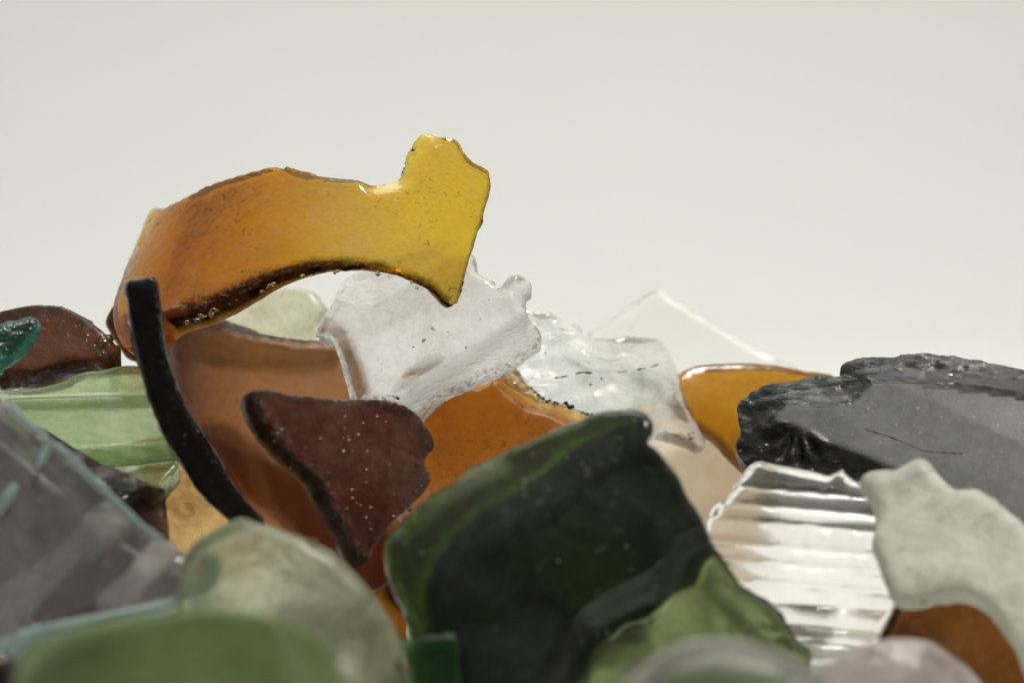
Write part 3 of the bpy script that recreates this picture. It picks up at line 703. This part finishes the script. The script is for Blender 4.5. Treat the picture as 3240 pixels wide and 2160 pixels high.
def blk_h(u, v):
    q = np.array([[u, v]]); d = seg_dist(q, facet)[0]
    if inside(q, facet)[0]: return -.0051 * .12 * max(0.0, (2012 - 880) * 0 + -blk_line(u, v)) 
    d *= .0051
    fu, fv = u - FAN[0], v - FAN[1]; fr = math.hypot(fu, fv); fan = 0.0
    if 12 < fr < 95 and fv > 0:
        fan = .05 * math.sin(math.atan2(fv, fu) * 11) * sstep(12, 40, fr) * sstep(95, 75, fr)
    return fan - .26 * (1 - math.exp(-d / .5)) - .08 * abs(noise.noise(Vector((u * .013, v * .022, 2)))) * min(1, d * 4) - .04 * abs(noise.noise(Vector((u * .05, v * .07, 2)))) * min(1, d * 4)
blk = shard('black_glass_chunk', 'thick black glass chunk with a flat grey face and chipped glossy rim, at the right', bk, -.2, 'black_face', pitch=30, yaw=-16, T=1.1, er=.03,
      hf=blk_h, cutf=lambda u, v: 0.0 if inside(np.array([[u, v]]), facet)[0] else min(1.0, seg_dist(np.array([[u, v]]), facet)[0] / 9), step=8, anchor=(1950, 930), wave=.01, rim=.08, jag=2.0, sharp=True)
hair(blk, R4([(1310,840),(1450,880),(1580,930),(1680,980),(1800,990),(1960,1000)]), .006, .003)
lumps('sand_grain', blk, blk['surf'], R4([(965,735),(1520,930),(1590,868),(2190,920),(2070,995),(1920,650),(1215,675),(1200,460),(1330,800)]), [.010, .009, .007, .009, .011, .011, .020, .017, .006], -.004, 'sand')
# 21 ribbed
def ribs(u, v):
    s = v - .085 * (u - 1660)
    if s < 1108: return .0
    x = (s - 1108) / 44.0
    return (.026 + .014 * noise.noise(Vector((int(x) * 3.7, 0, 0)))) * math.sqrt(abs(math.sin(math.pi * (x + .25 * noise.noise(Vector((x * .8, 2, 0))))))) * sstep(1108, 1118, s) - .02
ribs_t = lambda u, v: 1.0
ribs_t.flat = True
rb = R6([(400,330),(450,250),(500,190),(550,120),(600,75),(640,75),(750,100),(900,130),(1000,150),(1080,165),(1130,150),(1175,130),(1200,165),(1260,200),(1330,220),(1420,300),(1550,500),(1620,850),(1540,1010),(1440,1200),(1330,1420),(1100,1450),(800,1400),(500,1100),(250,760),(280,560),(310,430)])
shard('ribbed_clear_shard', 'clear pressed glass shard with horizontal ribs, between the dark green and white frosted shards', rb, -1.9, 'ribbed', pitch=26, yaw=-4, T=.5, er=.05,
      hf=ribs, tf=ribs_t, step=7, anchor=(1820, 1230), wave=.01, cham=[(R6([(400,330),(500,190),(600,75),(900,130),(1080,165),(1175,130),(1260,200),(1420,300)]), 22, .16)], jag=1.0)
# 23 amber at right bottom
shard('russet_amber_shard', 'russet amber shard showing under the frosted white shard at the lower right',
      R6([(1400,1260),(1460,1120),(1500,1020),(1520,955),(1650,900),(1900,880),(2200,980),(2420,1250),(2550,1600),(2300,1750),(2000,1600),(1650,1450)]), -2.6, 'russet', pitch=24, yaw=-10, T=.45, R=3.0, phi=60, er=.06)
# 22 frosted white
fw = R6([(1290,210),(1350,165),(1450,150),(1520,150),(1580,120),(1640,90),(1690,90),(1740,130),(1800,200),(1860,260),(1910,290),(1980,285),(2050,290),(2130,340),(2230,410),(2352,510),(2520,680),(2600,1100),(2600,1700),(2450,1650),(2352,1400),(2310,1310),(2240,1200),(2160,1090),(2080,1020),(1980,975),(1880,970),(1780,980),(1680,1010),(1580,1020),(1520,1000),(1470,900),(1420,760),(1370,620),(1390,500),(1380,400),(1330,290)])
shard('white_frosted_shard', 'frosted greenish white shard with a knobbly top and dark pits, at the right edge', fw, -3.3, 'frost', pitch=27, yaw=-12, T=.42, er=.09, wave=.035, wscale=1.2, jag=1.6)
# 24 pink
shard('pink_frosted_shard', 'rounded frosted pinkish grey shard at the bottom right, in front of the russet amber one',
      R6([(850,1450),(930,1400),(1010,1360),(1150,1290),(1280,1230),(1400,1200),(1520,1175),(1650,1170),(1780,1190),(1900,1240),(2040,1310),(2130,1390),(2200,1480),(2260,1568),(2320,1720),(1500,2000),(900,1900),(820,1600)]), -5.0, 'frost_pink', pitch=26, yaw=-4, T=.5, er=.09, wave=.08, jag=1.2, hf=creases((R6([(1760,1180),(1640,1500)]), .5), (R6([(1980,1560),(1500,1330)]), .35), (R6([(1250,1560),(1420,1210)]), .45)))
# 25 grey clear
gry = shard('grey_clear_shard', 'rounded grey green clear shard nearest the lens at the bottom centre right',
      [(1380,1640),(1440,1568),(1490,1520),(1540,1487),(1600,1470),(1660,1465),(1730,1474),(1800,1499),(1850,1526),(1895,1565),(1940,1640),(1800,1740),(1450,1740)], -7.4, 'grey_clear', pitch=24, yaw=0, T=.5, er=.14, jag=.6,
      cham=[([(1440,1568),(1540,1487),(1660,1465),(1800,1499),(1895,1565)], 40, .2)])
shard('pale_rim', None, [(1432,1572),(1488,1518),(1540,1484),(1600,1467),(1660,1462),(1730,1471),(1800,1496),(1855,1526),(1900,1568),(1870,1572),(1830,1545),(1780,1518),(1720,1502),(1660,1496),(1600,1502),(1550,1520),(1505,1550),(1478,1585)], -7.5, 'grey_sliver', pitch=24, T=.12, er=.04, parent=gry, jag=1, step=10)
# 26 dark green
rg = R5([(1480,250),(1400,295),(1300,350),(1150,440),(1000,560),(850,650),(700,740),(600,830),(545,930),(530,1050),(540,1200),(560,1400),(560,1800)])
rg_up = np.array(rg + R5([(0,1800),(0,0),(1480,0)])); rg_l = np.array(rg)
lip = np.array(R5([(1700,740),(1580,800),(1545,890),(1450,970),(1300,1050),(1150,1140),(1060,1250),(1010,1380),(1000,1800),(3000,1800),(3000,740)]))
def sd(u, v, poly, line=None):
    q = np.array([[u, v]])
    d = seg_dist(q, line if line is not None else poly, line is None)[0]
    return d if inside(q, poly)[0] else -d
def grn_h(u, v):
    d = sd(u, v, rg_up, rg_l) * .0043 + .05 * noise.noise(Vector((u * .006, v * .006, 4)))
    up, dn = max(0.0, d), max(0.0, -d)
    l = sd(u, v, lip) * .0043
    return -(math.hypot(up, .16) - .16) * .85 - (math.hypot(dn, .3) - .3) * .10 - .16 * sstep(-.25, .12, l)
def grn_t(u, v):
    n_ = 34 * noise.noise(Vector((u * .012, v * .012, 7)))
    q = sstep(-25, 45, sd(u, v, lip) + n_)
    up = sstep(-40, 60, sd(u, v, rg_up, rg_l))
    return (1.5 - .6 * up) * (1 - q) + .34 * q
dg = R5([(185,740),(210,690),(260,630),(330,570),(400,510),(500,440),(600,375),(700,330),(800,280),(900,240),(1000,200),(1100,165),(1180,130),(1260,120),(1330,120),(1390,140),(1425,190),(1425,240),(1400,285),(1450,330),(1500,390),(1550,450),(1590,540),(1640,610),(1690,700),(1730,780),(1790,870),(1850,940),(1930,1000),(2000,1040),(2060,1100),(2100,1170),(2150,1230),(2200,1270),(2150,1450),(1900,1620),(1500,1740),(700,1740),(330,1600),(320,1180),(280,1080),(240,980),(200,880),(185,800)])
shard('dark_green_bottle_shard', 'large blurred dark green bottle shard with a bright green lower corner, front centre', dg, -3.5, 'green_dark', pitch=10, yaw=4, T=.75, er=.08,
      hf=grn_h, tf=grn_t, anchor=(1200, 1300), jag=1.6, wave=.05, cham=[(R5([(250,640),(330,572),(400,512),(500,442),(600,377),(700,332)]), 42, .26)])
shard('emerald_glass_shard', 'small bright emerald patch of glass at the bottom beside the olive shard',
      [(900,1480),(950,1466),(1000,1461),(1044,1463),(1052,1530),(1060,1700),(880,1700)], -4.1, 'green_bright', pitch=4, T=.2, er=.03, jag=2.5)

# ------------------------------------------------------------------ the core of the heap: small mixed rubble under the shards
from mathutils.bvhtree import BVHTree
def rubble():
    rnd = random.Random(11)
    bpy.context.view_layer.update()
    trees = []
    for o in COL.objects:
        if o.type == 'MESH' and o.name != 'paper_backdrop':
            vs = [(o.matrix_world @ v.co) / S for v in o.data.vertices]
            trees.append(BVHTree.FromPolygons([tuple(v) for v in vs], [tuple(p.vertices) for p in o.data.polygons]))
    def proj(P):
        d = P - CAM; z = d.dot(FWD)
        return VW / 2 + d.dot(RT) / z / K * VW, 784 - d.dot(UP) / z / K * VW, z
    def allowed(u, v):
        if u < 900: lim = 1250 + max(0, 300 - u) * .1
        elif u < 1480: lim = 1180
        elif u < 1660: lim = 1330
        else: lim = 1400
        return v > lim
    own, V, F, MI = [], [], [], []
    slots = ['umber', 'amber_dark', 'green_pale', 'plum', 'brown', 'green_dark', 'frost', 'umber', 'maroon']
    tries = 0
    while len(own) < 150 and tries < 2600:
        tries += 1
        c = Vector((rnd.uniform(-9, 9), rnd.uniform(-6.5, 4.5), rnd.uniform(.25, 5.0)))
        n = Vector((rnd.gauss(0, .5), rnd.gauss(-.3, .5), 1)).normalized()
        a = n.orthogonal().normalized(); b = n.cross(a)
        m = rnd.randint(5, 8); r = rnd.uniform(.5, 1.25); t = rnd.uniform(.12, .22)
        ang = sorted(rnd.uniform(0, 2 * math.pi) for _ in range(m))
        if max((ang[(i + 1) % m] - ang[i]) % (2 * math.pi) for i in range(m)) > 2.2: continue
        rr = [r * rnd.uniform(.65, 1.1) for _ in ang]
        vs = []
        for s_, k in ((-1, .86), (-.5, 1.0), (.5, 1.0), (1, .86)):
            for q, w_ in zip(ang, rr):
                vs.append(c + (a * math.cos(q) + b * math.sin(q)) * w_ * k + n * t * s_)
        if min(v.z for v in vs) < .03: continue
        pr = [proj(v) for v in vs]
        if any(not allowed(u, v) for u, v, z in pr) or any(v > 2300 for u, v, z in pr): continue
        fs = [tuple(range(m))[::-1], tuple(range(3 * m, 4 * m))]
        for L in range(3):
            for i in range(m):
                k = (i + 1) % m
                fs.append((L*m + i, L*m + k, L*m + m + k, L*m + m + i))
        bt = BVHTree.FromPolygons([tuple(v) for v in vs], fs)
        if any(bt.overlap(x) for x in trees): continue
        if any(bt.overlap(x) for x in own): continue
        # must lie behind something already standing there
        hid = True
        for u, v, z in pr[::3]:
            d = ray(u, v); Ln = d.length
            h = [x.ray_cast(CAM, d, z * Ln) for x in trees]
            if v < 1560 and 0 < u < 2352 and not any(y[0] is not None for y in h): hid = False; break
        if not hid: continue
        own.append(bt); o0 = len(V); V += vs
        mi = rnd.randrange(len(slots))
        for f in fs: F.append(tuple(i + o0 for i in f)); MI.append(mi)
    me = bpy.data.meshes.new('glass_rubble'); me.from_pydata([tuple(v * S) for v in V], [], F)
    for s_ in slots: me.materials.append(M[s_])
    me.polygons.foreach_set('material_index', MI); me.update()
    o = bpy.data.objects.new('glass_rubble', me); COL.objects.link(o)
    tag(o, 'heap of small mixed glass rubble buried beneath the visible shards', 'glass rubble', None, 'stuff')
    print('rubble', len(own), tries)
rubble()
